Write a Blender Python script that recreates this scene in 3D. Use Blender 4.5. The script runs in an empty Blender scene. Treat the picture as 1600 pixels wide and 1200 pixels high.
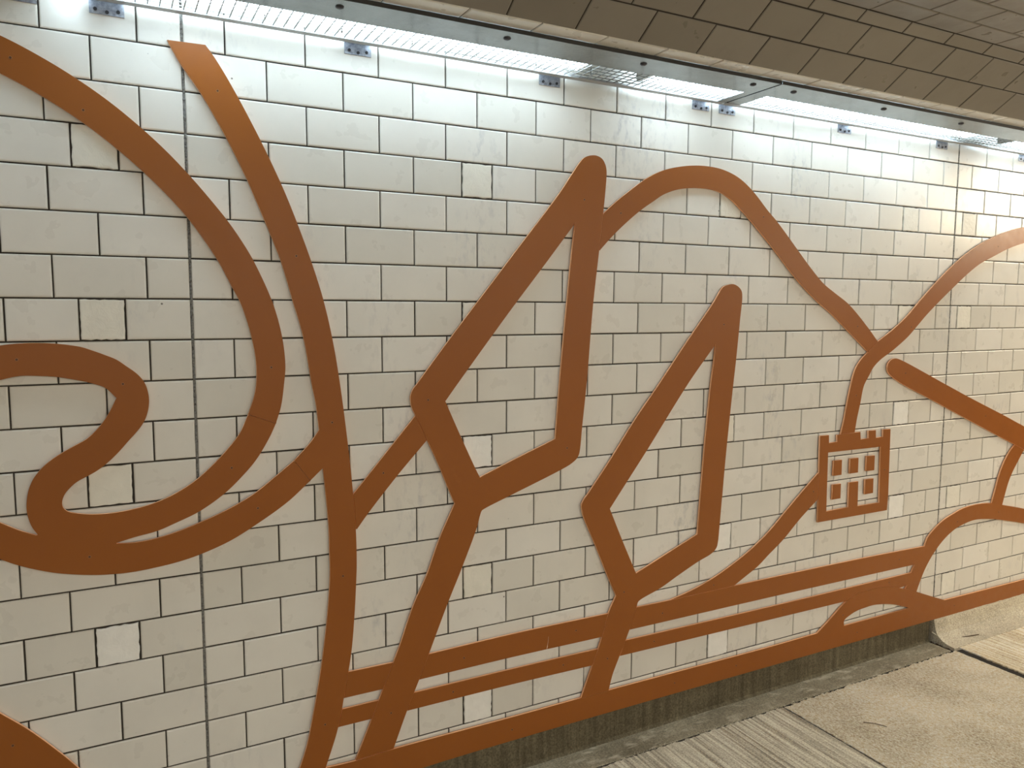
import bpy, bmesh, math, random
from mathutils import Vector, Matrix
random.seed(7)
S = bpy.context.scene
COL = S.collection

# ------------------------------------------------------------------ camera
cam_d = bpy.data.cameras.new('camera')
cam = bpy.data.objects.new('camera', cam_d); COL.objects.link(cam)
cam_d.sensor_fit = 'HORIZONTAL'; cam_d.sensor_width = 36.0; cam_d.lens = 27.003
cam_d.clip_start = 0.02; cam_d.clip_end = 100
RX = (0.8849681, -0.4656413, 0.0031180)
RY = (0.0420265, 0.0865379, 0.9953617)
RZ = (-0.4637513, -0.8807323, 0.0961525)
CP = (-0.2116556, -2.3206657, 1.6525529)
cam.matrix_world = Matrix(((RX[0], RY[0], RZ[0], CP[0]), (RX[1], RY[1], RZ[1], CP[1]),
                           (RX[2], RY[2], RZ[2], CP[2]), (0, 0, 0, 1)))
S.camera = cam

# ------------------------------------------------------------------ world, exposure
world = bpy.data.worlds.new('world'); S.world = world; world.use_nodes = True
wb = world.node_tree.nodes['Background']
wb.inputs[0].default_value = (1.0, 0.86, 0.66, 1); wb.inputs[1].default_value = 0.1
S.view_settings.view_transform = 'Standard'; S.view_settings.look = 'None'
S.view_settings.gamma = 1; S.view_settings.use_curve_mapping = False
S.view_settings.exposure = 0.0
TUBE_L = 13
try:
    S.cycles.use_denoising = True
    S.cycles.max_bounces = 12; S.cycles.diffuse_bounces = 8; S.cycles.glossy_bounces = 5
    S.cycles.sample_clamp_indirect = 6.0
    S.cycles.use_light_tree = True
except Exception:
    pass

# ------------------------------------------------------------------ materials
def mat(name, base=(0.5, 0.5, 0.5), rough=0.5, metal=0.0, spec=0.5):
    m = bpy.data.materials.new(name); m.use_nodes = True
    nt = m.node_tree; b = nt.nodes['Principled BSDF']
    b.inputs['Base Color'].default_value = (*base, 1); b.inputs['Roughness'].default_value = rough
    b.inputs['Metallic'].default_value = metal; b.inputs['Specular IOR Level'].default_value = spec
    return m, nt, b
def node(nt, kind, **kw):
    n = nt.nodes.new(kind)
    for k, v in kw.items():
        if k in n.inputs: n.inputs[k].default_value = v
        else: setattr(n, k, v)
    return n
def coords(nt, scale=(1, 1, 1), loc=(0, 0, 0)):
    tc = nt.nodes.new('ShaderNodeTexCoord'); mp = nt.nodes.new('ShaderNodeMapping')
    mp.inputs['Scale'].default_value = scale; mp.inputs['Location'].default_value = loc
    nt.links.new(tc.outputs['Object'], mp.inputs[0]); return mp.outputs[0]
def noise(nt, vec, scale, detail=4, rough=0.55, dist=0.0):
    n = node(nt, 'ShaderNodeTexNoise', Scale=scale, Detail=detail, Roughness=rough, Distortion=dist)
    nt.links.new(vec, n.inputs['Vector']); return n.outputs['Fac']
def ramp(nt, fac, stops):
    r = nt.nodes.new('ShaderNodeValToRGB'); e = r.color_ramp.elements
    while len(e) < len(stops): e.new(0.5)
    for el, (p, c) in zip(e, stops):
        el.position = p; el.color = (*c, 1) if len(c) == 3 else c
    nt.links.new(fac, r.inputs[0]); return r.outputs[0]
def mix(nt, fac, a, b, mode='MIX'):
    m = nt.nodes.new('ShaderNodeMix'); m.data_type = 'RGBA'; m.blend_type = mode
    for sock, v in ((m.inputs[0], fac), (m.inputs[6], a), (m.inputs[7], b)):
        if hasattr(v, 'is_output'): nt.links.new(v, sock)
        elif isinstance(v, (int, float)): sock.default_value = v
        else: sock.default_value = (*v, 1)
    return m.outputs[2]
def bump(nt, b, h, strength=0.3, dist=0.002, prev=None):
    n = node(nt, 'ShaderNodeBump', Strength=strength, Distance=dist)
    nt.links.new(h, n.inputs['Height'])
    if prev: nt.links.new(prev, n.inputs['Normal'])
    nt.links.new(n.outputs[0], b.inputs['Normal']); return n.outputs[0]
def g(v): return (v, v, v)

def tile_mat(name, base, rough, seed, scuff=1.0):
    m, nt, b = mat(name, base, rough, spec=0.5)
    geo = nt.nodes.new('ShaderNodeNewGeometry')
    v = coords(nt, (1, 1, 1), (seed, 0, seed))
    tint = ramp(nt, geo.outputs['Random Per Island'],
                [(0, (base[0]*.93, base[1]*.93, base[2]*.92)), (0.5, base), (1, (min(1, base[0]*1.05), min(1, base[1]*1.06), min(1, base[2]*1.08)))])
    blot = ramp(nt, noise(nt, v, 5.0, 5, 0.6), [(0.25, g(.93)), (0.55, g(1))])
    c = mix(nt, 1.0, tint, blot, 'MULTIPLY')
    # scattered grey scuffs on the glaze, streaked a little downwards
    v2 = coords(nt, (1, 1, .45), (3.1, 0, 1.7))
    m1 = ramp(nt, noise(nt, v2, 3.1, 2, 0.5), [(0.56, g(0)), (0.70, g(1))])
    m2 = ramp(nt, noise(nt, v2, 38, 4, 0.65), [(0.50, g(0)), (0.72, g(1))])
    mk = mix(nt, 1.0, m1, m2, 'MULTIPLY')
    mk = mix(nt, 1.0, mk, g(scuff), 'MULTIPLY')
    c = mix(nt, mk, c, (base[0]*.66, base[1]*.68, base[2]*.74))
    # pin holes
    vo = node(nt, 'ShaderNodeTexVoronoi', Scale=7.0); nt.links.new(v, vo.inputs['Vector'])
    pin = ramp(nt, vo.outputs['Distance'], [(0.0, g(1)), (0.016, g(1)), (0.022, g(0))])
    c = mix(nt, pin, c, (.16, .14, .12))
    nt.links.new(c, b.inputs['Base Color'])
    r = ramp(nt, noise(nt, v, 14, 3), [(0.3, g(rough*.8)), (0.7, g(rough*1.35))])
    nt.links.new(r, b.inputs['Roughness'])
    bump(nt, b, noise(nt, v, 9, 2), 0.22, 0.003)
    return m
M_TILE = tile_mat('white_glazed_tile', (.74, .71, .655), .30, 0)
M_SOFFIT = tile_mat('shaded_soffit_tile', (.235, .212, .183), .34, 5, .25)  # tile darkened: shade of the haunch and ceiling put into the colour

def patch_mat(name, base):
    m, nt, b = mat(name, base, .5)
    v = coords(nt)
    n1 = noise(nt, v, 34, 6, .62, .6)
    c = mix(nt, ramp(nt, noise(nt, v, 22, 3), [(.35, g(0)), (.7, g(1))]), base, tuple(x*.93 for x in base))
    nt.links.new(c, b.inputs['Base Color'])
    bump(nt, b, n1, .55, .004); return m
M_PATCH = patch_mat('rough_cream_filler', (.82, .79, .71))
M_PATCHW = patch_mat('rough_white_filler', (.90, .885, .85))

M_GROUT, nt, b = mat('dark_joint', (.035, .028, .022), .85)
M_SEAL, nt, b = mat('grey_sealant', (.17, .165, .155), .8)
v = coords(nt)
nt.links.new(ramp(nt, noise(nt, v, 160, 4, .7), [(.35, (.05, .045, .04)), (.6, (.24, .235, .22))]), b.inputs['Base Color'])
bump(nt, b, noise(nt, v, 210, 3), .9, .002)

M_ORANGE, nt, b = mat('burnt_orange_board', (.31, .10, .018), .45, spec=.42)
v = coords(nt)
nt.links.new(mix(nt, ramp(nt, noise(nt, v, 2.2, 3), [(.3, g(0)), (.7, g(1))]), (.285, .083, .0075), (.305, .091, .0095)), b.inputs['Base Color'])
nt.links.new(ramp(nt, noise(nt, v, 25, 4), [(.3, g(.38)), (.7, g(.48))]), b.inputs['Roughness'])
bump(nt, b, noise(nt, v, 420, 2), .12, .0006)
M_SCREW, _, _ = mat('painted_screw', (.10, .04, .018), .45, .3)
M_SCREWRIM, _, _ = mat('screw_rim', (.36, .15, .06), .5, .2)
M_EDGELIT, _, _ = mat('lit_board_edge', (.88, .47, .25), .5)  # cut edges paler than the faces; highlight from above put into the colour
M_DRIP, _, _ = mat('pale_paint', (.85, .6, .42), .5)

M_STEEL, nt, b = mat('brushed_steel', (.60, .61, .60), .2, .85)
v = coords(nt)
f1 = noise(nt, v, 7, 6, .7, .8); f2 = noise(nt, coords(nt, (6, 60, 6)), 6, 4, .6)
nt.links.new(ramp(nt, f1, [(.3, (.165, .173, .17)), (.62, (.25, .263, .265))]), b.inputs['Base Color'])
nt.links.new(ramp(nt, f2, [(.3, g(.14)), (.75, g(.30))]), b.inputs['Roughness'])
bump(nt, b, f2, .06, .001)
M_FLANGE, _, _ = mat('dull_steel', (.40, .40, .40), .45, .5)
M_WIRE, _, _ = mat('wire_steel', (.30, .30, .29), .4, .7)
M_GALV, nt, b = mat('galvanised', (.30, .32, .37), .4, .6)
v = coords(nt)
nt.links.new(ramp(nt, noise(nt, v, 90, 4, .7), [(.3, (.20, .22, .28)), (.65, (.46, .49, .56))]), b.inputs['Base Color'])
M_BOLT, _, _ = mat('dark_bolt', (.045, .045, .055), .4, .5)
M_GAPSHADE, _, _ = mat('shadow_gap_dark', (.035, .035, .035), .7)  # dark colour for the shadow gap beside the light cover
M_RECESS, nt, b = mat('recess_steel', (.26, .25, .22), .5, .2)
M_TRAY, _, _ = mat('white_enamel', (.85, .86, .86), .4)
M_CAP, _, _ = mat('tube_cap', (.8, .8, .8), .4, .0)
M_TUBE = bpy.data.materials.new('fluorescent_glow'); M_TUBE.use_nodes = True
nt = M_TUBE.node_tree; nt.nodes.clear()
em = node(nt, 'ShaderNodeEmission'); em.inputs[0].default_value = (.70, .89, 1.0, 1); em.inputs[1].default_value = TUBE_L
mo = node(nt, 'ShaderNodeOutputMaterial'); nt.links.new(em.outputs[0], mo.inputs[0])

def concrete(name, stops, mode):
    m, nt, b = mat(name, (.4, .35, .27), .85, spec=.3)
    v = coords(nt)
    big = noise(nt, v, 3.2, 5, .62); mid = noise(nt, v, 22, 5, .65); fine = noise(nt, v, 150, 4, .7)
    c = ramp(nt, big, stops)
    c = mix(nt, .55, c, ramp(nt, mid, [(.3, g(.42)), (.7, g(.60))]), 'OVERLAY')
    c = mix(nt, .75, c, ramp(nt, fine, [(.32, g(.22)), (.68, g(.78))]), 'OVERLAY')
    if mode == 'ribs':
        ribs = noise(nt, coords(nt, (70, 1.6, 1)), 1.0, 3, .6, .35)
        c = mix(nt, .8, c, ramp(nt, ribs, [(.36, g(.20)), (.60, g(.72))]), 'OVERLAY')
        p = bump(nt, b, ribs, 1.0, .008); bump(nt, b, fine, .5, .003, p)
    elif mode == 'speckle':
        grit = noise(nt, coords(nt, (1, .6, 1)), 105, 5, .78)
        c = mix(nt, .7, c, ramp(nt, grit, [(.40, g(.16)), (.61, g(.80))]), 'OVERLAY')
        p = bump(nt, b, grit, 1.0, .008); bump(nt, b, fine, .5, .003, p)
    elif mode == 'gutter_pale':
        bump(nt, b, mid, .8, .006)
    elif mode == 'gutter':
        wet = ramp(nt, noise(nt, coords(nt, (1, 3.0, 1)), 8, 6, .7, .5), [(.53, g(0)), (.68, g(1))])
        c = mix(nt, wet, c, (.54, .475, .36)); bump(nt, b, mid, .4, .004)
        b.inputs['Roughness'].default_value = .6
    else:
        st = noise(nt, coords(nt, (34, 34, 1.2)), 1, 5, .65)
        c = mix(nt, .7, c, ramp(nt, st, [(.34, g(.26)), (.66, g(.68))]), 'OVERLAY'); bump(nt, b, mid, .5, .004)
    nt.links.new(c, b.inputs['Base Color']); return m
M_RIB = concrete('ribbed_concrete', [(.3, (.46, .41, .31)), (.7, (.57, .51, .395))], 'ribs')
M_RIBLIT = concrete('lit_ribbed_concrete', [(.32, (.60, .515, .37)), (.64, (.84, .74, .57))], 'ribs')  # ribbed concrete lightened: stronger light on the right put into the colour
M_SPECK = concrete('speckled_concrete', [(.32, (.60, .515, .37)), (.64, (.84, .74, .57))], 'speckle')  # base lightened too, partly for the stronger light on the right
M_GUT = concrete('damp_concrete', [(.3, (.15, .125, .08)), (.7, (.36, .315, .225))], 'gutter')
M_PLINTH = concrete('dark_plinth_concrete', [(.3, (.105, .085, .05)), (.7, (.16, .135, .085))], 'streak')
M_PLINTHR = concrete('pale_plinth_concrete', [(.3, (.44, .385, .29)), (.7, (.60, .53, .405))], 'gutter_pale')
M_DARK, _, _ = mat('crack_dirt', (.02, .016, .012), .95)
M_CHIP, _, _ = mat('pale_grit', (.6, .54, .42), .8)
M_TWIG, _, _ = mat('dry_twig', (.10, .06, .035), .8)

# ------------------------------------------------------------------ helpers
def link(name, me, m, parent=None):
    o = bpy.data.objects.new(name, me); COL.objects.link(o)
    if m: me.materials.append(m)
    if parent: o.parent = parent
    return o
def from_bm(name, bm, m, parent=None, smooth=False):
    me = bpy.data.meshes.new(name); bm.to_mesh(me); bm.free()
    if smooth: me.polygons.foreach_set('use_smooth', [True]*len(me.polygons))
    return link(name, me, m, parent)
def from_py(name, V, F, m, parent=None, smooth=False):
    me = bpy.data.meshes.new(name); me.from_pydata(V, [], F); me.update()
    if smooth: me.polygons.foreach_set('use_smooth', [True]*len(me.polygons))
    return link(name, me, m, parent)
def box(bm, a, b):
    x0, y0, z0 = a; x1, y1, z1 = b
    vs = [bm.verts.new(p) for p in ((x0,y0,z0),(x1,y0,z0),(x1,y1,z0),(x0,y1,z0),(x0,y0,z1),(x1,y0,z1),(x1,y1,z1),(x0,y1,z1))]
    for f in ((3,2,1,0),(4,5,6,7),(0,1,5,4),(1,2,6,5),(2,3,7,6),(3,0,4,7)): bm.faces.new([vs[i] for i in f])
def cyl(bm, p0, p1, r, n=12, r2=None):
    p0 = Vector(p0); p1 = Vector(p1); d = (p1-p0).normalized()
    a = d.orthogonal().normalized(); c = d.cross(a); r2 = r if r2 is None else r2
    A = []; B = []
    for i in range(n):
        t = 2*math.pi*i/n; o = a*math.cos(t)+c*math.sin(t)
        A.append(bm.verts.new(p0+o*r)); B.append(bm.verts.new(p1+o*r2))
    for i in range(n): bm.faces.new((A[i], A[(i+1)%n], B[(i+1)%n], B[i]))
    bm.faces.new(A[::-1]); bm.faces.new(B)
def structure(o): o['kind'] = 'structure'; return o
def thing(name, label, cat, loc, group=None):
    o = bpy.data.objects.new(name, None); COL.objects.link(o); o.location = loc; o.empty_display_size = .1
    o['label'] = label; o['category'] = cat
    if group: o['group'] = group
    bpy.context.view_layer.update(); return o
def keep(child, parent):          # parent a mesh modelled in place
    child.parent = parent; child.matrix_parent_inverse = parent.matrix_world.inverted(); return child

# ------------------------------------------------------------------ tiled planes
U = 0.22; V = 0.1121549; ZR = 2.24          # tile length, course height, height of course line 0
def tile_verts(VV, FF, O, ea, eb, n, a0, a1, b0, b1, gap=.0018, jit=0.0):
    """one glazed tile with a rounded arris; a along the wall, b up the surface, n towards the room"""
    rings = [(0, -.0050), (.0002, -.0030), (.0011, -.0013), (.0028, -.0003), (.0050, 0.0)]
    ta, tb = random.gauss(0, jit), random.gauss(0, jit)
    d = random.gauss(0, jit*.12)
    da = [random.uniform(-.0004, .0004) for _ in range(4)]
    ca, cb = (a0+a1)/2, (b0+b1)/2
    base = len(VV)
    for ins, h in rings:
        g_ = gap+ins
        P = ((a0+g_+da[0], b0+g_+da[2]), (a1-g_+da[1], b0+g_+da[2]), (a1-g_+da[1], b1-g_+da[3]), (a0+g_+da[0], b1-g_+da[3]))
        for a, b in P:
            hh = h + d + (a-ca)*ta + (b-cb)*tb
            VV.append(tuple(O[i]+ea[i]*a+eb[i]*b+n[i]*hh for i in range(3)))
    for k in range(len(rings)-1):
        for j in range(4):
            p = base+4*k+j; q = base+4*k+(j+1)%4
            FF.append((p, q, q+4, p+4))
    k = base+4*(len(rings)-1)
    FF.append((k, k+1, k+2, k+3))
def flip_if(FF, VV, n):
    v = [Vector(VV[i]) for i in FF[-1]]
    if (v[1]-v[0]).cross(v[2]-v[0]).dot(Vector(n)) < 0: return [f[::-1] for f in FF]
    return FF
X0, X1 = -14, 34                             # in tiles
JOINTS = (0.0, 15.5)                         # movement joints in the wall
PATCHES = [(u, r) for u in (-6, -1, 4, 9, 14, 16, 21) for r in (1, 5, 9, 13, 17)]

def make_wall():
    VV, FF = [], []
    n = (0, -1, 0)
    PV = {}
    for r in range(-3, 19):
        z1 = ZR-r*V; z0 = max(z1-V, .112)
        if r == 18: z0 = .112
        cuts = set()
        off = 0.0 if r % 2 else 0.5
        for k in range(X0, X1+1): cuts.add(k+off)
        for j in JOINTS: cuts.add(j)
        pt = [u for (u, rr) in PATCHES if rr == r]
        for u in pt:
            cuts.discard(float(u)); cuts.add(u-.25); cuts.add(u+.25)
        cuts = sorted(cuts)
        for c0, c1 in zip(cuts, cuts[1:]):
            if any(abs(c0-(u-.25)) < 1e-6 for u in pt):
                PV[((c0+c1)/2, r)] = (c0*U, c1*U, z0, z1); continue
            a0, a1 = c0*U, c1*U
            if c0 in JOINTS: a0 += .0012
            if c1 in JOINTS: a1 -= .0012
            tile_verts(VV, FF, (0, 0, 0), (1, 0, 0), (0, 0, 1), n, a0, a1, z0, z1, .0018, .0022)
    FF = flip_if(FF, VV, n)
    w = structure(from_py('wall_right', VV, FF, M_TILE, smooth=False))
    bm = bmesh.new(); box(bm, (X0*U, .0042, .10), (X1*U, .12, 2.60)); from_bm('wall_core', bm, M_GROUT, w)
    for (u, r), (a0, a1, z0, z1) in PV.items():
        vv, ff = [], []
        # ragged hand-finished square of filler
        N = 9; pts = []
        def jit(): return random.uniform(-.0016, .0012)
        ring = []
        for k in range(N): ring.append((a0+.003+(a1-a0-.006)*k/N, z0+.003+jit()))
        for k in range(N): ring.append((a1-.003+jit(), z0+.003+(z1-z0-.006)*k/N))
        for k in range(N): ring.append((a1-.003-(a1-a0-.006)*k/N, z1-.003+jit()))
        for k in range(N): ring.append((a0+.003+jit(), z1-.003-(z1-z0-.006)*k/N))
        L = len(ring); ca, cz = (a0+a1)/2, (z0+z1)/2
        for (h, sc) in ((.004, 1.0), (-.0003, .985), (-.0010, .93)):
            for (a, z) in ring: vv.append((ca+(a-ca)*sc, h, cz+(z-cz)*sc))
        for k in range(2):
            for j in range(L): ff.append((k*L+j, k*L+(j+1)%L, (k+1)*L+(j+1)%L, (k+1)*L+j))
        ff.append(tuple(range(2*L, 3*L)))
        white = (round(u), r) in ((-1, 13), (4, 17), (9, 13), (9, 17), (14, 9), (14, 13), (4, 9))
        o = from_py('patch', vv, ff, M_PATCHW if white else M_PATCH, w)
        o['label'] = 'rough square of white filler' if white else 'rough square of cream filler'
    for j in JOINTS:
        vv, ff = [], []; k = 0; z = .112; r_ = random.Random(int(j*10)+3)
        while z < 2.46:
            wd = .0029 + r_.uniform(-.0009, .0011); y = -.0002 + r_.uniform(-.0008, .0016)
            vv += [(j*U-wd, y+.001, z), (j*U+r_.uniform(-.0008, .0008), y, z), (j*U+wd, y+.001, z)]; z += .006; k += 1
        for i in range(k-1):
            a = 3*i; ff += [(a, a+1, a+4, a+3), (a+1, a+2, a+5, a+4)]
        from_py('sealant_joint', vv, ff, M_SEAL, w)
    return w
wall = make_wall()

def tiled_strip(name, O, eb, n, rows, m, core=True, seed=1, parent=None):
    """rows: list of (b0, b1, joint phase)"""
    VV, FF = [], []
    for b0, b1, ph in rows:
        for k in range(X0, X1):
            tile_verts(VV, FF, O, (1, 0, 0), eb, n, (k+ph)*U, (k+1+ph)*U, b0, b1, .0018, .0012)
    FF = flip_if(FF, VV, n)
    return from_py(name, VV, FF, m, parent)

# tunnel section, mirrored about its middle: lip over the lights, sloping haunch, flat top
WID = 3.6
ZS = 2.24+.200; ZT = 2.24+.347
th = math.atan2(.147, .226); ct, sn = math.cos(th), math.sin(th)
def soffit(side):
    fy = (lambda y: y) if side == 'right' else (lambda y: -WID-y)
    sg = 1 if side == 'right' else -1
    c = structure(tiled_strip('trim_1' if side == 'right' else 'trim_2', (0, fy(-.323), ZS), (0, -sg, 0), (0, 0, -1), [(0, .0815, .05)], M_TILE))
    h = tiled_strip('haunch_tiles', (0, fy(-.402), ZS), (0, -ct*sg, sn), (0, -sn*sg, -ct),
                    [(.0, .112, .53), (.112, .224, .10), (.224, .2696, .76)], M_SOFFIT, parent=c)
    # core above, with the recess for the lights
    prof = [(0.0, ZT+.05), (0.0, ZS+.137), (-.322, ZS+.137), (-.322, ZS+.0042), (-.404, ZS+.0042), (-.6305, ZT+.0042), (-.6305, ZT+.05)]
    vv, ff = [], []
    for x in (X0*U, X1*U):
        for y, z in prof: vv.append((x, fy(y), z))
    L = len(prof)
    for i in range(L): ff.append((i, (i+1) % L, L+(i+1) % L, L+i))
    ff += [tuple(range(L)), tuple(range(L, 2*L))]
    from_py('soffit_core', vv, ff, M_GROUT, c)
    bm = bmesh.new()
    y0, y1 = sorted((fy(-.002), fy(-.320)))
    z0 = ZS+.001
    box(bm, (X0*U, y0, ZS+.130), (X1*U, y1, ZS+.136))
    yy = sorted((fy(-.321), fy(-.316))); box(bm, (X0*U, yy[0], z0), (X1*U, yy[1], ZS+.132))
    from_bm('recess_lining', bm, M_RECESS, c)
    return c
trim = soffit('right'); trim2 = soffit('left')
rows = []; y = -.628; ph = .79
rows.append((0, .088, .79)); b0 = .088; ph = .55
while b0 < WID-2*.628-.08:
    rows.append((b0, b0+V, ph)); b0 += V; ph = .05 if ph == .55 else .55
rows.append((b0, WID-2*.628, ph))
ceil = structure(tiled_strip('ceiling', (0, -.628, ZT), (0, -1, 0), (0, 0, -1), rows, M_SOFFIT))
bm = bmesh.new(); box(bm, (X0*U, -WID+.60, ZT+.0042), (X1*U, -.60, ZT+.06)); from_bm('ceiling_core', bm, M_GROUT, ceil)

# far wall of the underpass, behind the camera
VV, FF = [], []
for r in range(-1, 19):
    z1 = ZR-r*V; off = 0 if r % 2 else .5
    for k in range(X0, X1): tile_verts(VV, FF, (0, -WID, 0), (1, 0, 0), (0, 0, 1), (0, 1, 0), (k+off)*U, (k+1+off)*U, max(z1-V, .112), z1, .0022, .001)
FF = flip_if(FF, VV, (0, 1, 0))
lw = structure(from_py('wall_left', VV, FF, M_TILE))
bm = bmesh.new(); box(bm, (X0*U, -WID-.1, 0), (X1*U, -WID-.0042, 2.6)); from_bm('wall_core', bm, M_GROUT, lw)

# ------------------------------------------------------------------ plinth, gutter, floor
XG = 3.392                                   # the gap in the paving
def lathe_x(name, prof, xs, m, jit=0.0, seed=2):
    r_ = random.Random(seed); vv, ff = [], []
    for x in xs:
        for i, (y, z) in enumerate(prof):
            vv.append((x, y+r_.uniform(-jit, jit), z+(r_.uniform(-jit, jit) if 0 < i < len(prof)-1 else 0)))
    L = len(prof)
    for k in range(len(xs)-1):
        for i in range(L-1):
            a = k*L+i; ff.append((a, a+1, a+L+1, a+L))
    ff.append(tuple(range(L))); ff.append(tuple(range((len(xs)-1)*L, len(xs)*L))[::-1])
    return from_py(name, vv, ff, m)
def frange(a, b, s):
    n = max(2, int(round((b-a)/s))+1); return [a+(b-a)*i/(n-1) for i in range(n)]
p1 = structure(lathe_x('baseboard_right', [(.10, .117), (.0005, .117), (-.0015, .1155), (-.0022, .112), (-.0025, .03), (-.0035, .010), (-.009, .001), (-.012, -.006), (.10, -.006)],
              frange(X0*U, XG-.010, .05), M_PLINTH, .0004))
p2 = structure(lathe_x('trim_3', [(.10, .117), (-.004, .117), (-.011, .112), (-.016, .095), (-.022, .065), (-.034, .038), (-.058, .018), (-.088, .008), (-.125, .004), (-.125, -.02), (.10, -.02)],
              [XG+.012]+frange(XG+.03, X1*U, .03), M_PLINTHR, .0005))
p3 = structure(lathe_x('baseboard_left', [(-WID-.05, .117), (-WID+.002, .115), (-WID+.004, 0), (-WID-.05, 0)], [X0*U, X1*U], M_PLINTH))

FL = bpy.data.meshes.new('floor')
floor = None
def slab(name, x0, x1, y0, y1, m, parent, edge=.004, top=0.0, seed=1, cham=.0026, rag_y1=True, step=.009, ang0=0.0, ang1=0.0, side=.0008):
    """paving slab with worn, slightly ragged edges; y1 is the edge by the gutter"""
    r_ = random.Random(seed); ring = []
    def walk(p, q, amp):
        L = math.dist(p, q); k = max(2, int(L/step)); nx, ny = (q[1]-p[1])/L, -(q[0]-p[0])/L; o = 0
        for i in range(k):
            t = i/k; o = o*.35+r_.uniform(-amp, amp); e = o if 0 < i else 0
            ring.append((p[0]+(q[0]-p[0])*t+nx*e, p[1]+(q[1]-p[1])*t+ny*e))
    a = (x0+ang0, y1); b = (x1+ang1, y1); c = (x1, y0); d = (x0, y0)
    walk(a, b, edge); walk(b, c, side); walk(c, d, .0005); walk(d, a, side)
    L = len(ring); cx = (x0+x1)/2; cy = (y0+y1)/2; vv = []; ff = []
    def inset(p, w):
        dx = w if p[0] < x0+.06 else (-w if p[0] > x1-.06 else 0); dy = -w if p[1] > y1-.03 else (w if p[1] < y0+.03 else 0)
        return (p[0]+dx, p[1]+dy)
    for z, w in ((top-.095, 0), (top-cham, 0), (top-cham*.3, cham*.5), (top, cham*1.4)):
        for p in ring:
            q = inset(p, w); vv.append((q[0], q[1], z))
    for k in range(3):
        for j in range(L): ff.append((k*L+(j+1) % L, k*L+j, (k+1)*L+j, (k+1)*L+(j+1) % L))
    ff.append(tuple(range(3*L, 4*L))[::-1])
    o = from_py(name, vv, ff, m, parent)
    return o
bm = bmesh.new(); box(bm, (X0*U, -WID, -.12), (X1*U, .1, -.011))
floor = structure(from_bm('floor', bm, M_DARK))
YG = -.1315
slab('gutter_strip', X0*U, XG-.012, -.122, .004, M_GUT, floor, .0035, -.002, 3, .003, step=.008)
slab('paving_slab', -3.1, -1.12, -WID, YG, M_SPECK, floor, .004, 0, 21)
slab('paving_slab', -1.116, .98, -WID, YG, M_RIB, floor, .004, 0, 22)
slab('paving_slab', .985, 2.240, -WID, YG, M_RIB, floor, .0040, 0, 4, ang1=-.012)
slab('paving_slab', 2.248, 3.398, -WID, YG, M_SPECK, floor, .0055, .0, 5, ang0=-.012, ang1=.0, side=.0016)
slab('paving_slab', 3.416, 5.7, -WID, -.118, M_RIBLIT, floor, .005, .002, 6, ang0=.028, side=.0042)
slab('paving_slab', 5.705, X1*U, -WID, -.118, M_SPECK, floor, .005, 0, 7)

bm = bmesh.new(); box(bm, (2.222, -WID, -.02), (2.254, YG, -.0032)); box(bm, (X0*U, YG-.004, -.02), (XG-.012, -.118, -.0058)); box(bm, (XG-.015, -WID, -.02), (XG+.06, YG-.003, -.0050)); from_bm('joint_dirt', bm, M_DARK, floor)
# loose grit along the gutter crack, a twig, a few leaves of litter
r_ = random.Random(11); bm = bmesh.new()
def chip(bm, x, y, z, s):
    vs = [bm.verts.new((x+r_.uniform(-1, 1)*s, y+r_.uniform(-1, 1)*s, z+abs(r_.uniform(.1, .8))*s)) for _ in range(3)]
    t = bm.verts.new((x+r_.uniform(-.4, .4)*s, y+r_.uniform(-.4, .4)*s, z-s*.3)); u_ = bm.verts.new((x, y, z+s))
    for i in range(3):
        bm.faces.new((vs[i], vs[(i+1) % 3], t)); bm.faces.new((vs[i], vs[(i+1) % 3], u_))
for k in range(420):
    x = r_.uniform(.9, 3.37); chip(bm, x, -.128+r_.gauss(0, .007), .000, r_.uniform(.0012, .0040))
for k in range(90):
    x = r_.uniform(.9, 3.3); chip(bm, x, r_.uniform(-.12, -.01), -.001, r_.uniform(.0008, .0026))
for k in range(70):
    x = r_.uniform(1.2, 3.37); chip(bm, x, r_.uniform(-.9, -.13), .001, r_.uniform(.0008, .0024))
o = from_bm('grit', bm, M_CHIP); o['kind'] = 'stuff'; o['label'] = 'pale crumbs of grit along the dark crack beside the gutter'; o['category'] = 'grit'
def stick(name, pts, r, label, cat):
    bm = bmesh.new()
    for p, q in zip(pts, pts[1:]): cyl(bm, p, q, r, 6, r*.8)
    o = from_bm(name, bm, M_TWIG); o['label'] = label; o['category'] = cat
stick('twig', [(2.42, -.372, .0025), (2.45, -.40, .004), (2.474, -.437, .0025)], .0016, 'thin dark twig lying on the speckled concrete slab', 'twig')
stick('twig', [(3.55, -.070, .0125), (3.60, -.083, .014), (3.66, -.088, .011)], .0026, 'short curled dry stem lying on the pale cove beyond the paving gap', 'twig')
bm = bmesh.new()
for (x, y, s) in ((3.398, -.03, .011), (3.405, -.055, .009), (3.392, -.012, .008), (3.41, -.09, .010), (3.400, -.115, .008), (3.402, -.145, .008)):
    for k in range(5): chip(bm, x+r_.uniform(-.012, .012), y+r_.uniform(-.012, .012), -.012, s*r_.uniform(.5, 1))
o = from_bm('dirt', bm, M_TWIG); o['kind'] = 'stuff'; o['label'] = 'dark dirt and crumbled leaf packed into the gap between plinths'; o['category'] = 'dirt'
bm = bmesh.new(); cyl(bm, (3.386, -.016, .050), (3.412, -.034, .030), .0028, 6, .0018)
o = from_bm('stick', bm, M_CHIP); o['label'] = 'small pale stick wedged in the gap between the two plinths'; o['category'] = 'stick'

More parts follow.
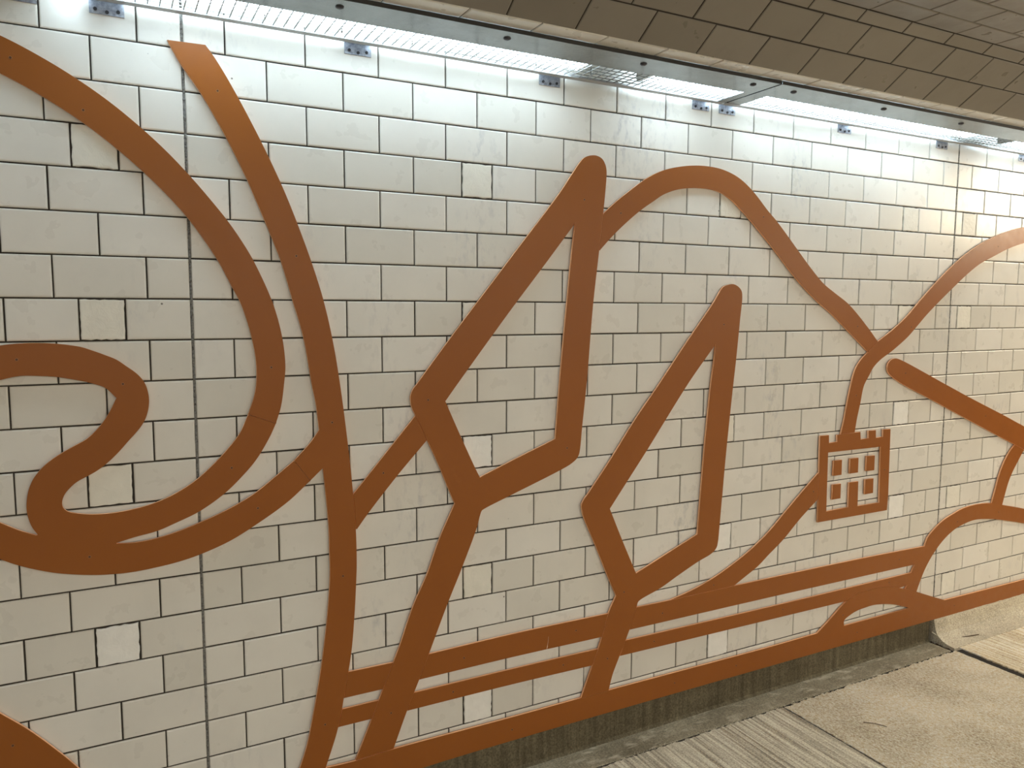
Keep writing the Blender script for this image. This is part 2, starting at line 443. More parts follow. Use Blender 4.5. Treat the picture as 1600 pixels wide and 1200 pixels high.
# ------------------------------------------------------------------ lights in the recess
LZ = 2.24
def make_strip_light(x0, x1, label):
    t = thing('strip_light', label, 'light', ((x0+x1)/2, -.135, LZ+.33), 'fluorescent strip lights in the wall-top recess')
    bm = bmesh.new(); box(bm, (x0+.012, -.205, LZ+.205), (x1-.012, -.080, LZ+.262)); bmesh.ops.bevel(bm, geom=[e for e in bm.edges if abs((e.verts[0].co-e.verts[1].co).x) > .5], offset=.014, segments=3, affect='EDGES')
    keep(from_bm('diffuser', bm, M_TUBE, smooth=False), t)
    bm = bmesh.new(); box(bm, (x0, -.212, LZ+.2625), (x1, -.073, LZ+.320)); keep(from_bm('body', bm, M_TRAY), t)
    for a, b_ in ((x0, x0+.012), (x1-.012, x1)):
        bm = bmesh.new(); box(bm, (a, -.208, LZ+.204), (b_, -.077, LZ+.262)); keep(from_bm('end_cap', bm, M_CAP), t)
    return t
PZ = LZ+.188
def make_guard(label):
    """steel frame with a woven wire guard, modelled from x=0, 2.115 long"""
    Lp = 2.115
    t = thing('light_guard', label, 'light cover', (0, -.19, PZ), 'steel light covers along the wall top')
    bm = bmesh.new(); z0, z1 = PZ, PZ+.0025
    box(bm, (0, -.336, z0), (Lp, -.204, z1))                  # broad outer plate
    box(bm, (0, -.204, z0), (.066, -.066, z1)); box(bm, (Lp-.036, -.204, z0), (Lp, -.066, z1))
    box(bm, (0, -.334, z0), (.002, -.05, z1+.010)); box(bm, (Lp-.002, -.334, z0), (Lp, -.05, z1+.010))
    keep(from_bm('frame', bm, M_STEEL), t)
    bm = bmesh.new(); box(bm, (0, -.3385, z0-.0005), (Lp, -.3362, z1+.0085)); ed = keep(from_bm('shadow_strip', bm, M_GAPSHADE), t); ed['label'] = 'dark strip for the shadow gap'  # dark strip painted in for the shadow along the cover's outer edge
    bm = bmesh.new(); box(bm, (0, -.066, z0-.001), (Lp, -.0405, z1)); box(bm, (0, -.043, z0), (Lp, -.0405, z1+.012))
    keep(from_bm('wall_flange', bm, M_FLANGE), t)
    bm = bmesh.new(); w = .0016; x = .07
    xa = []
    while x < Lp-.04:
        box(bm, (x-w, -.208, z1+.001), (x+w, -.062, z1+.003)); x += .0285
    for i in range(5):
        y = -.187+i*.0262; box(bm, (.06, y-w, z1+.003), (Lp-.03, y+w, z1+.005))
    keep(from_bm('wire_mesh', bm, M_WIRE), t)
    for x in (.108, .594, 1.080, 1.566, 2.035):
        bm = bmesh.new(); cyl(bm, (x, -.287, z0), (x, -.287, z0-.003), .0115, 16, .010); cyl(bm, (x, -.287, z0-.003), (x, -.287, z0-.005), .010, 16, .005)
        keep(from_bm('screw', bm, M_BOLT), t)
    for x in (.022, .685, 1.349, 2.012):
        bm = bmesh.new()
        box(bm, (x, -.0040, PZ-.021), (x+.081, -.0008, PZ+.020))
        box(bm, (x, -.0405, PZ+.0155), (x+.081, -.0040, PZ+.019))
        br = keep(from_bm('bracket', bm, M_GALV), t); br['label'] = 'galvanised angle bracket'
        for dx, dz in ((.014, -.010), (.041, -.0145), (.067, -.010)):
            bm = bmesh.new(); cyl(bm, (x+dx, -.0035, PZ+dz), (x+dx, -.0065, PZ+dz), .0046, 8)
            s_ = from_bm('bolt', bm, M_BOLT); s_.parent = br; s_.matrix_parent_inverse = br.matrix_world.inverted()
    return t
def copy_tree(o, parent=None):
    c = o.copy(); COL.objects.link(c)
    if parent: c.parent = parent; c.matrix_parent_inverse = o.matrix_parent_inverse.copy()
    for ch in list(o.children): copy_tree(ch, c)
    return c
bpy.context.view_layer.update()
guard = make_guard('steel mesh light cover over the left half of the mural, ends at the slanting seam')
bpy.context.view_layer.update()
G0 = guard.location.x
def put_guard(o, x, label): o.location.x = G0+x; o['label'] = label
gcopies = []
for x, lab in ((-2.425, 'steel light cover whose end bracket shows at the top left corner of the picture'),
               (1.882, 'steel mesh light cover right of the slanting seam, above the hills and castle'),
               (4.005, 'farthest steel mesh light cover, entering at the right edge')):
    c = copy_tree(guard); put_guard(c, x, lab); gcopies.append(c)
put_guard(guard, -.240, guard['label'])
tubes = []
for x0, x1, lab in ((-.30, 1.215, 'lit fluorescent strip above the left cover, ending at the dark gap'),
                    (1.455, 3.325, 'lit fluorescent strip right of the dark gap, spanning the slanting seam'),
                    (3.575, 5.40, 'lit fluorescent strip beyond the second dark gap at the right edge'),
                    (-2.40, -.58, 'lit fluorescent strip left of the picture beside the dim tiles')):
    tubes.append(make_strip_light(x0, x1, lab))
# unseen fill lights added over the opposite wall, and the lamp at the mouth of the underpass on the right
for x in (-1.5, .6, 2.7, 4.8, 6.9):
    ld = bpy.data.lights.new('opposite_fill_light', 'AREA'); ld.shape = 'RECTANGLE'; ld.size = 1.8; ld.size_y = .16
    ld.energy = 23.5; ld.color = (1.0,.98,.91)
    lo = bpy.data.objects.new('opposite_fill_light', ld); COL.objects.link(lo); lo.location = (x, -WID+.15, 2.42)
ld = bpy.data.lights.new('entrance_lamp', 'AREA'); ld.shape = 'RECTANGLE'; ld.size = .5; ld.size_y = .5; ld.energy = 48; ld.color = (1.0,.84,.60)
lo = bpy.data.objects.new('entrance_lamp', ld); COL.objects.link(lo); lo.location = (5.6,-.98,2.47)
lo.rotation_euler = (Vector((3.0, -1.2, 0))-lo.location).to_track_quat('-Z', 'Y').to_euler()

# ------------------------------------------------------------------ the orange relief boards
BOARDS = {
 'arc': (0.012,[[(-0.5007,2.3447),(-0.4126,2.3164),(-0.3328,2.2801),(-0.2569,2.2381),(-0.1824,2.1889),(-0.1097,2.1305),(-0.0467,2.072),(0.0072,2.014),(0.0418,1.9735),(0.0997,1.9003),(0.1375,1.8435),(0.1673,1.7906),(0.2159,1.6764),(0.2407,1.5797),(0.2494,1.4892),(0.2443,1.4326),(0.2334,1.3647),(0.2175,1.3162)],[(0.2175,1.3162),(0.1406,1.3475)],[(0.1406,1.3475),(0.1621,1.4137),(0.1677,1.488),(0.1575,1.5678),(0.1305,1.6666),(0.1061,1.7169),(0.0709,1.7893),(-0.0016,1.8998),(-0.0585,1.9663),(-0.1051,2.0131),(-0.1652,2.0672),(-0.2362,2.123),(-0.3306,2.1828),(-0.4172,2.2265),(-0.5115,2.2606)],[(-0.5115,2.2606),(-0.5007,2.3447)]],[],[(0.209,1.4829),(-0.2418,2.1592),(-0.394,2.2663)],[]),
 'swirl': (0.012,[[(0.2175,1.3162),(0.1981,1.2756),(0.1583,1.2124),(0.1158,1.1652),(0.067,1.1213),(0.0003,1.0786),(-0.0626,1.0531),(-0.1123,1.0359),(-0.1656,1.0268),(-0.2209,1.0147)],[(-0.2209,1.0147),(-0.1662,1.0106),(-0.1115,1.0157),(-0.0552,1.0282),(-0.0008,1.0452),(0.0566,1.0661),(0.1101,1.09),(0.1556,1.1154),(0.2059,1.1523),(0.2686,1.2006)],[(0.2686,1.2006),(0.3147,1.1354)],[(0.3147,1.1354),(0.2468,1.078),(0.1529,1.0196),(0.0803,0.9815),(-0.0005,0.9534),(-0.0549,0.941),(-0.1129,0.9333),(-0.1884,0.9289),(-0.2657,0.935),(-0.3515,0.9533),(-0.3971,0.9693),(-0.4387,0.9879),(-0.4792,1.0111),(-0.5574,1.0626)],[(-0.5574,1.0626),(-0.5521,1.1604)],[(-0.5521,1.1604),(-0.5074,1.1253),(-0.4744,1.1061),(-0.4341,1.0807),(-0.3913,1.0595)],[(-0.3913,1.0595),(-0.407,1.089),(-0.415,1.1273),(-0.4122,1.1692),(-0.3998,1.2067),(-0.3771,1.2382),(-0.3547,1.2581),(-0.3323,1.2732),(-0.3009,1.291),(-0.269,1.3091),(-0.2328,1.3479),(-0.2133,1.3795),(-0.1967,1.4132)],[(-0.1967,1.4132),(-0.2228,1.442),(-0.2478,1.4534),(-0.28,1.4632),(-0.3345,1.4754),(-0.3726,1.4793),(-0.4115,1.4808),(-0.4557,1.4719),(-0.5366,1.4464)],[(-0.5366,1.4464),(-0.5315,1.5415)],[(-0.5315,1.5415),(-0.4917,1.5517),(-0.4513,1.559),(-0.4143,1.5631),(-0.3728,1.564),(-0.3333,1.5617),(-0.276,1.5523),(-0.247,1.5416),(-0.2221,1.5308),(-0.1924,1.5164),(-0.1701,1.4985),(-0.1432,1.4751),(-0.1254,1.4482),(-0.1176,1.4039),(-0.1256,1.3602),(-0.141,1.3312),(-0.1738,1.2931),(-0.1998,1.2636),(-0.2285,1.2364),(-0.2519,1.2194),(-0.2765,1.2062),(-0.2963,1.1961),(-0.3116,1.1839),(-0.3287,1.1633),(-0.3354,1.1435),(-0.3332,1.1277),(-0.3234,1.117),(-0.3075,1.1108),(-0.2735,1.1031),(-0.2204,1.1001),(-0.1625,1.1055),(-0.1093,1.1173),(-0.0596,1.1372),(-0.0051,1.1699),(0.0653,1.2337),(0.1161,1.2949),(0.1406,1.3475)],[(0.1406,1.3475),(0.2175,1.3162)]],[],[(-0.4177,1.5226),(0.1597,1.0689),(0.0903,1.1959),(-0.2786,0.9876),(-0.1798,1.4505)],[]),
 'tall': (0.012,[[(-0.0375,2.3657),(0.0581,2.3676)],[(0.0581,2.3676),(0.0754,2.345),(0.1006,2.3063),(0.1389,2.2394),(0.1844,2.1523),(0.2261,2.0659),(0.26,1.9894),(0.2978,1.8911),(0.3311,1.7959),(0.3648,1.6833),(0.3913,1.5586),(0.4104,1.4315),(0.4293,1.2662),(0.4428,1.1203),(0.4525,0.9704),(0.4537,0.8569),(0.452,0.8157),(0.4436,0.6878),(0.4313,0.5683),(0.4107,0.4565),(0.3859,0.3351),(0.3447,0.2141),(0.3297,0.1736),(0.2977,0.0893)],[(0.2977,0.0893),(0.2136,0.1159)],[(0.2136,0.1159),(0.2632,0.2312),(0.2864,0.2983),(0.3128,0.4171),(0.3352,0.5368),(0.3539,0.6676),(0.3637,0.7584),(0.3693,0.8393),(0.3687,0.9107),(0.3681,0.9816),(0.3621,1.0727),(0.3543,1.1711)],[(0.3543,1.1711),(0.3147,1.1354)],[(0.3147,1.1354),(0.2686,1.2006)],[(0.2686,1.2006),(0.3172,1.251),(0.345,1.2881)],[(0.345,1.2881),(0.337,1.3666),(0.3251,1.435),(0.3036,1.5732),(0.2744,1.6825),(0.2459,1.7876),(0.2156,1.8705),(0.1792,1.9621),(0.158,2.0139),(0.1066,2.1231),(0.044,2.2358),(-0.0065,2.3094),(-0.0375,2.3657)]],[],[(0.0855,2.2497),(0.3844,1.309),(0.3435,0.3525),(0.4092,0.8226),(0.2885,1.8075)],[]),
 'corner': (0.012,[[(-0.5782,0.6776),(-0.5001,0.6015),(-0.4394,0.54),(-0.3672,0.4519),(-0.3317,0.4032),(-0.2543,0.2865)],[(-0.2543,0.2865),(-0.5947,0.3714)],[(-0.5947,0.3714),(-0.5782,0.6776)]],[],[(-0.4768,0.5074)],[]),
 'branch': (0.0117,[[(0.6558,1.3139),(0.4463,1.0773)],[(0.4463,1.0773),(0.4504,0.9583)],[(0.4504,0.9583),(0.4967,1.0162),(0.5932,1.1257),(0.6925,1.2299)],[(0.6925,1.2299),(0.6558,1.3139)]],[],[(0.5445,1.1367)],[]),
 'tree1': (0.0122,[[(0.6609,1.415),(0.7682,1.5485),(1.0024,1.8302),(1.1908,2.0568),(1.2393,2.1234),(1.2729,2.1676),(1.2886,2.1821),(1.3097,2.1906),(1.3365,2.1931),(1.3611,2.1844),(1.375,2.1658),(1.3809,2.1419),(1.3767,2.0703),(1.3673,1.9825),(1.353,1.8559),(1.3313,1.6741),(1.3082,1.3946),(1.2913,1.2377),(1.2817,1.1449),(1.2764,1.129),(1.2684,1.118),(1.2441,1.1014),(1.1986,1.0824),(1.0052,1.0154),(0.8996,0.9783),(0.8899,0.9728),(0.8827,0.956),(0.8706,0.9153),(0.8156,0.7855),(0.7635,0.6721),(0.6956,0.5122),(0.6632,0.4372),(0.6149,0.3288),(0.5669,0.2104)],[(0.5669,0.2104),(0.4396,0.2065)],[(0.4396,0.2065),(0.4969,0.3345),(0.5369,0.4291),(0.593,0.558),(0.6408,0.6834),(0.6887,0.7794),(0.7349,0.8963),(0.7907,1.0088)],[(0.7907,1.0088),(0.7679,1.0612),(0.732,1.1484),(0.6556,1.3119),(0.6428,1.3396),(0.6387,1.3584),(0.6389,1.379),(0.6477,1.3991),(0.6609,1.415)]],[[[(1.2533,1.9561),(1.2448,1.8961),(1.2212,1.6734),(1.1952,1.3993),(1.1789,1.1972)],[(1.1789,1.1972),(1.0048,1.1346),(0.8828,1.0885)],[(0.8828,1.0885),(0.8638,1.1254),(0.8148,1.2292),(0.7581,1.3541)],[(0.7581,1.3541),(0.8016,1.4091),(1.003,1.657),(1.1141,1.7885),(1.2533,1.9561)]]],[(1.288,2.0375),(0.6978,1.3615),(1.2272,1.1611),(0.5596,0.3361)],[]),
 'tree2': (0.0122,[[(1.3199,0.9829),(1.4113,1.0933),(1.5247,1.2412),(1.6416,1.3785),(1.7556,1.5174),(1.8979,1.6851),(1.9324,1.7329),(1.9452,1.7456),(1.9683,1.7535),(1.9951,1.7565),(2.0227,1.7469),(2.0405,1.7294),(2.045,1.7041),(2.038,1.6275),(2.0215,1.4481),(2.0115,1.358),(1.9847,1.0861),(1.9617,0.798),(1.9546,0.7163),(1.9486,0.6931),(1.9355,0.679),(1.9121,0.6664),(1.8556,0.6484),(1.7519,0.607),(1.6636,0.5697),(1.5681,0.5401),(1.5561,0.5321),(1.5504,0.5152),(1.5189,0.432),(1.47,0.3273),(1.4415,0.2648),(1.4248,0.2075)],[(1.4248,0.2075),(1.3003,0.2057)],[(1.3003,0.2057),(1.3472,0.3163),(1.3916,0.4245),(1.4192,0.5117),(1.4532,0.5756)],[(1.4532,0.5756),(1.4166,0.6514),(1.3539,0.791),(1.3017,0.9015),(1.2958,0.9237),(1.2927,0.9431),(1.3008,0.9612),(1.3199,0.9829)]],[[[(1.914,1.522),(1.9067,1.4513),(1.8936,1.3553),(1.872,1.129),(1.8564,0.9158),(1.8451,0.7605)],[(1.8451,0.7605),(1.5443,0.6482)],[(1.5443,0.6482),(1.4754,0.791),(1.4175,0.9163)],[(1.4175,0.9163),(1.4915,1.008),(1.5873,1.1267),(1.7824,1.3752),(1.914,1.522)]]],[(1.9511,1.5973),(1.4165,0.3363),(1.4886,0.5844)],[]),
 'hill_left': (0.0118,[[(1.3593,1.9843),(1.4164,2.0327),(1.4774,2.0776),(1.5624,2.1343),(1.6352,2.168),(1.7345,2.1918),(1.8279,2.2011),(1.9248,2.1951),(2.0086,2.1703),(2.0854,2.1242),(2.1689,2.0543),(2.2245,2.0116),(2.3475,1.903),(2.4192,1.8391),(2.5086,1.7686),(2.5825,1.7287),(2.6751,1.6797),(2.7992,1.5836),(2.8777,1.5136)],[(2.8777,1.5136),(2.8159,1.4686)],[(2.8159,1.4686),(2.7267,1.5303),(2.6187,1.6044),(2.5598,1.6433),(2.4942,1.6814),(2.4136,1.7346),(2.3347,1.7944),(2.1747,1.9322),(2.0732,2.0133),(2.0203,2.0526),(1.9686,2.0863),(1.9184,2.1072),(1.8694,2.1157),(1.7899,2.1158),(1.7066,2.1037),(1.6377,2.0799),(1.5938,2.0537),(1.5219,2.0075),(1.4185,1.9243),(1.3505,1.8581)],[(1.3505,1.8581),(1.3593,1.9843)]],[],[(1.4451,2.0006),(2.1455,2.0276),(2.7356,1.5841)],[]),
 'river': (0.012,[[(4.3105,2.1093),(4.1307,2.0998),(3.959,2.081),(3.8226,2.0517),(3.6913,2.014),(3.5751,1.9685),(3.4297,1.8926),(3.2817,1.7919),(3.1701,1.7065),(3.07,1.626),(2.9837,1.5706),(2.8774,1.5136)],[(2.8774,1.5136),(2.8157,1.4686)],[(2.8157,1.4686),(2.771,1.4352),(2.7358,1.3933),(2.7079,1.3085),(2.6885,1.2235),(2.6757,1.1639),(2.6588,1.1046)],[(2.6588,1.1046),(2.7489,1.1068)],[(2.7489,1.1068),(2.7597,1.1672),(2.7765,1.233),(2.7964,1.3161),(2.8276,1.3613),(2.8553,1.3981),(2.901,1.4317),(2.9695,1.4651),(3.0257,1.4964),(3.0867,1.534),(3.1434,1.5781),(3.2141,1.6348),(3.2909,1.6894),(3.3927,1.7574),(3.5114,1.8335),(3.6096,1.8859),(3.7116,1.9237),(3.8321,1.9662),(3.9684,2.0007),(4.14,2.0245),(4.3206,2.0325)],[(4.3206,2.0325),(4.3105,2.1093)]],[],[(3.1062,1.5784),(3.7491,1.9756),(2.7481,1.275)],[]),
 'castle': (0.0121,[[(2.5267,1.1082),(2.5826,1.1074)],[(2.5826,1.1074),(2.5848,1.0716)],[(2.5848,1.0716),(2.6372,1.0737)],[(2.6372,1.0737),(2.6353,1.1045)],[(2.6353,1.1045),(2.7879,1.1074)],[(2.7879,1.1074),(2.7918,1.0724)],[(2.7918,1.0724),(2.8444,1.0738)],[(2.8444,1.0738),(2.842,1.1079)],[(2.842,1.1079),(2.8924,1.1083)],[(2.8924,1.1083),(2.8958,1.0719)],[(2.8958,1.0719),(2.9454,1.0732)],[(2.9454,1.0732),(2.9443,1.1071)],[(2.9443,1.1071),(2.9955,1.1061)],[(2.9955,1.1061),(3.0028,0.7928)],[(3.0028,0.7928),(2.9984,0.7202)],[(2.9984,0.7202),(2.5343,0.7208)],[(2.5343,0.7208),(2.5267,1.1082)]],[[[(2.5819,1.0299),(2.9338,1.0281)],[(2.9338,1.0281),(2.9408,0.7632)],[(2.9408,0.7632),(2.7915,0.7641)],[(2.7915,0.7641),(2.7893,0.8794)],[(2.7893,0.8794),(2.728,0.8798)],[(2.728,0.8798),(2.7291,0.7665)],[(2.7291,0.7665),(2.586,0.7642)],[(2.586,0.7642),(2.5819,1.0299)]]],[(2.9662,0.9163)],[[[(2.6219,0.9895),(2.6738,0.9892)],[(2.6738,0.9892),(2.6747,0.9208)],[(2.6747,0.9208),(2.6214,0.9212)],[(2.6214,0.9212),(2.6219,0.9895)]],[[(2.7284,0.9893),(2.7832,0.9888)],[(2.7832,0.9888),(2.7843,0.9208)],[(2.7843,0.9208),(2.7294,0.9213)],[(2.7294,0.9213),(2.7284,0.9893)]],[[(2.8387,0.9909),(2.8944,0.99)],[(2.8944,0.99),(2.895,0.9211)],[(2.895,0.9211),(2.8399,0.9219)],[(2.8399,0.9219),(2.8387,0.9909)]],[[(2.6212,0.8807),(2.6738,0.8805)],[(2.6738,0.8805),(2.6747,0.8136)],[(2.6747,0.8136),(2.6213,0.8133)],[(2.6213,0.8133),(2.6212,0.8807)]],[[(2.8368,0.883),(2.8926,0.8828)],[(2.8926,0.8828),(2.8939,0.8139)],[(2.8939,0.8139),(2.8381,0.8136)],[(2.8381,0.8136),(2.8368,0.883)]]]),
 'track': (0.0116,[[(2.5341,0.9488),(2.4165,0.8587),(2.3241,0.7851),(2.2337,0.7131),(2.1268,0.648),(2.0394,0.6065),(1.9436,0.5676),(1.8268,0.5337),(1.7134,0.5114)],[(1.7134,0.5114),(2.0433,0.5103)],[(2.0433,0.5103),(2.1027,0.5388),(2.181,0.5762),(2.2384,0.6148),(2.3298,0.6747),(2.4225,0.7503),(2.5371,0.831)],[(2.5371,0.831),(2.5341,0.9488)]],[],[(2.4991,0.8639),(1.9379,0.5362)],[]),
 'beam': (0.0122,[[(2.9679,1.424),(2.9852,1.4323),(3.0076,1.4347),(3.0399,1.4279),(3.3748,1.3035),(3.5978,1.2203),(3.8808,1.119),(4.0796,1.0452),(4.5014,0.89)],[(4.5014,0.89),(4.5188,0.7575)],[(4.5188,0.7575),(4.0942,0.9199),(3.8533,1.0103),(3.5711,1.1186),(3.2828,1.2301),(3.0723,1.3102),(2.9964,1.3461),(2.9679,1.365),(2.9531,1.3832),(2.9556,1.4096),(2.9679,1.424)]],[],[(3.731,1.1216),(3.0818,1.3639)],[]),
 'pond': (0.0118,[[(1.5508,0.5125),(1.7133,0.5115),(2.2431,0.5131),(2.8532,0.5108),(3.2977,0.5033)],[(3.2977,0.5033),(3.3189,0.5438),(3.3897,0.5925),(3.4433,0.6181),(3.5136,0.6388),(3.5749,0.6544),(3.6432,0.6629),(3.7462,0.6642),(3.8357,0.6571)],[(3.8357,0.6571),(3.8576,0.716),(3.8879,0.8013),(3.926,0.8691),(3.9666,0.9167),(4.0091,0.9509)],[(4.0091,0.9509),(4.0954,0.9163)],[(4.0954,0.9163),(4.0434,0.8551),(4.0025,0.8038),(3.9732,0.7551),(3.9505,0.6989),(3.9287,0.636)],[(3.9287,0.636),(4.1333,0.5908),(4.5231,0.4813)],[(4.5231,0.4813),(4.5339,0.3984)],[(4.5339,0.3984),(4.143,0.5082),(3.9911,0.5418),(3.8449,0.5707),(3.7051,0.585),(3.6248,0.5785),(3.5317,0.5574),(3.4475,0.5162),(3.3762,0.4611),(3.3169,0.3953),(3.2821,0.3392),(3.2527,0.2793)],[(3.2527,0.2793),(3.1655,0.3072)],[(3.1655,0.3072),(3.1808,0.3254)],[(3.1808,0.3254),(3.1142,0.3223)],[(3.1142,0.3223),(3.0377,0.3417),(2.9635,0.3496),(2.9002,0.3495),(2.8425,0.3471),(2.7905,0.3378),(2.7524,0.3232)],[(2.7524,0.3232),(2.252,0.3274),(1.4761,0.3335)],[(1.4761,0.3335),(1.499,0.3899)],[(1.499,0.3899),(2.2493,0.3848),(3.205,0.384)],[(3.205,0.384),(3.231,0.4216)],[(3.231,0.4216),(2.8592,0.4241),(2.2472,0.4277),(1.5192,0.4292)],[(1.5192,0.4292),(1.5508,0.5125)]],[],[(1.6763,0.4661),(1.6381,0.3588),(3.1076,0.466),(3.0407,0.3632),(2.3381,0.3599),(3.8982,0.6018),(3.5491,0.5948)],[]),
 'upper1': (0.0116,[[(0.4138,0.5065),(0.5773,0.5056)],[(0.5773,0.5056),(0.5414,0.4234)],[(0.5414,0.4234),(0.3958,0.4239)],[(0.3958,0.4239),(0.4138,0.5065)]],[],[],[]),
 'lower1': (0.0116,[[(0.387,0.3878),(0.5258,0.389)],[(0.5258,0.389),(0.5056,0.332)],[(0.5056,0.332),(0.3798,0.3322)],[(0.3798,0.3322),(0.387,0.3878)]],[],[],[]),
 'upper2': (0.0116,[[(0.6913,0.5073),(1.0073,0.5138),(1.4284,0.5123)],[(1.4284,0.5123),(1.4007,0.4262)],[(1.4007,0.4262),(1.0076,0.4292),(0.6588,0.4268)],[(0.6588,0.4268),(0.6913,0.5073)]],[],[(0.822,0.4669),(1.2745,0.475)],[]),
 'lower2': (0.0116,[[(0.6358,0.3856),(1.0078,0.3855),(1.3811,0.3826)],[(1.3811,0.3826),(1.359,0.3235)],[(1.359,0.3235),(1.008,0.3287),(0.6128,0.329)],[(0.6128,0.329),(0.6358,0.3856)]],[],[(0.781,0.3554),(1.2205,0.354)],[]),
 'ground': (0.012,[[(0.3426,0.2072),(0.4418,0.2036),(0.5669,0.2081),(1.0082,0.2061),(1.4249,0.2073),(2.2578,0.2032),(2.5615,0.2056)],[(2.5615,0.2056),(2.6537,0.2627),(2.7066,0.2982),(2.7564,0.3241),(2.8033,0.3387),(2.8422,0.3472),(2.8999,0.3496),(2.9632,0.3497),(3.0374,0.3418),(3.1139,0.3224),(3.1923,0.2994),(3.2524,0.2794),(3.3706,0.2359),(3.4817,0.1963)],[(3.4817,0.1963),(4.18,0.1878),(4.5613,0.1851)],[(4.5613,0.1851),(4.5718,0.1042)],[(4.5718,0.1042),(2.2619,0.1174),(1.0085,0.1196),(0.6719,0.1154),(0.2621,0.1005)],[(0.2621,0.1005),(0.2957,0.0899)],[(0.2957,0.0899),(0.3297,0.1736),(0.3426,0.2072)]],[[[(2.7382,0.207),(2.7366,0.2317),(2.7828,0.2536),(2.8259,0.264),(2.8789,0.2682),(2.9372,0.27),(2.997,0.2638),(3.0629,0.2519),(3.1257,0.2342),(3.2047,0.2069)],[(3.2047,0.2069),(2.7382,0.207)]]],[(1.746,0.1634),(2.0751,0.163),(2.7261,0.2612),(2.8287,0.1584),(3.5643,0.1545),(1.0083,0.1605)],[]),
}

def smooth_run(P, n=7):
    if len(P) < 3: return P[:-1]
    P = [Vector(p) for p in P]; out = []
    ext = [P[0]*2-P[1]]+P+[P[-1]*2-P[-2]]
    for i in range(1, len(ext)-2):
        p0, p1, p2, p3 = ext[i-1:i+3]
        d1, d2, d3 = ((p1-p0).length**.5, (p2-p1).length**.5, (p3-p2).length**.5)
        m1 = (p2-p1)+((p1-p0)/d1-(p2-p0)/(d1+d2))*d2
        m2 = (p2-p1)+((p3-p2)/d3-(p3-p1)/(d2+d3))*d2
        for k in range(n):
            t = k/n; out.append(tuple((2*t**3-3*t*t+1)*p1+(t**3-2*t*t+t)*m1+(-2*t**3+3*t*t)*p2+(t**3-t*t)*m2))
    return out
def outline(runs):
    pts = []
    for r in runs: pts += [tuple(p) for p in smooth_run(r)]
    return pts
def plate(name, loops, T, m, parent):
    cu = bpy.data.curves.new('c', 'CURVE'); cu.dimensions = '2D'; cu.fill_mode = 'BOTH'
    BV = .0007
    BK = .0024; cu.extrude = (T-BK)/2-BV; cu.bevel_depth = BV; cu.bevel_resolution = 1; cu.offset = -BV
    for lp in loops:
        s = cu.splines.new('POLY'); s.points.add(len(lp)-1); s.use_cyclic_u = True
        for p, (x, z) in zip(s.points, lp): p.co = (x, z, 0, 1)
    o = bpy.data.objects.new('c', cu); COL.objects.link(o)
    bpy.context.view_layer.update()
    me = bpy.data.meshes.new_from_object(o.evaluated_get(bpy.context.evaluated_depsgraph_get()))
    bpy.data.objects.remove(o); bpy.data.curves.remove(cu)
    me.transform(Matrix(((1, 0, 0, 0), (0, 0, -1, -(T+BK)/2), (0, 1, 0, 0), (0, 0, 0, 1))))
    me.materials.clear(); me.name = name
    # outward normals
    b2 = bmesh.new(); b2.from_mesh(me); bmesh.ops.remove_doubles(b2, verts=b2.verts, dist=1e-6); bmesh.ops.recalc_face_normals(b2, faces=b2.faces); 
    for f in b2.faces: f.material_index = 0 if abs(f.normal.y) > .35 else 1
    b2.to_mesh(me); b2.free()
    o = keep(link(name, me, m), parent); me.materials.append(M_EDGELIT)
    return o
INFO = {
 'arc': ('curved_band', 'broad orange arc sweeping down from the left edge to a seam above the swirl'),
 'swirl': ('swirl_panel', 'orange swirl with an S-shaped loop and a tail, lower left'),
 'tall': ('tall_curved_band', 'tall curved orange band from the light cover to the ground with a stub branching left'),
 'corner': ('curved_band', 'orange wedge in the bottom left corner of the tiled wall'),
 'branch': ('diagonal_bar', 'short slanting orange bar between the tall band and the large tree'),
 'tree1': ('tree_outline', 'large orange kite-shaped tree outline, taller of the two'),
 'tree2': ('tree_outline', 'smaller orange kite-shaped tree outline, right of the large one'),
 'hill_left': ('hill_band', 'orange hill crest running from the large tree down to the valley'),
 'river': ('river_band', 'orange band curving from the right hill down onto the castle'),
 'castle': ('castle_panel', 'small orange castle with four battlements, five windows and a door'),
 'track': ('curved_band', 'curved orange track from the castle side down to the upper rail'),
 'beam': ('sloping_bar', 'orange bar with a rounded end sloping down to the right edge'),
 'pond': ('rail_and_hedge_outline', 'right-hand orange rails joined to an arched hedge and branch'),
 'upper1': ('fence_rail', 'short upper orange rail between tall band and large tree stem'),
 'lower1': ('fence_rail', 'short lower orange rail between tall band and large tree stem'),
 'upper2': ('fence_rail', 'long upper orange rail between the two tree stems'),
 'lower2': ('fence_rail', 'long lower orange rail between the two tree stems'),
 'ground': ('ground_band', 'long orange ground band above the plinth with a low bridge arch'),
}
# butt joints: a lesser board stops just short of its neighbour
def dense(P, s=.004):
    out = []
    for a, b in zip(P, P[1:]+P[:1]):
        n = max(1, int(math.dist(a, b)/s)); out += [(a[0]+(b[0]-a[0])*i/n, a[1]+(b[1]-a[1])*i/n) for i in range(n)]
    return out
def inside(p, P):
    c = False; x, y = p
    for (x1, y1), (x2, y2) in zip(P, P[1:]+P[:1]):
        if (y1 > y) != (y2 > y) and x < (x2-x1)*(y-y1)/(y2-y1)+x1: c = not c
    return c
def nearest(p, P):
    best = None
    for a, b in zip(P, P[1:]+P[:1]):
        dx, dy = b[0]-a[0], b[1]-a[1]; L = dx*dx+dy*dy
        t = 0 if L == 0 else max(0, min(1, ((p[0]-a[0])*dx+(p[1]-a[1])*dy)/L))
        q = (a[0]+dx*t, a[1]+dy*t); d = math.dist(p, q)
        if best is None or d < best[0]: best = (d, q)
    return best
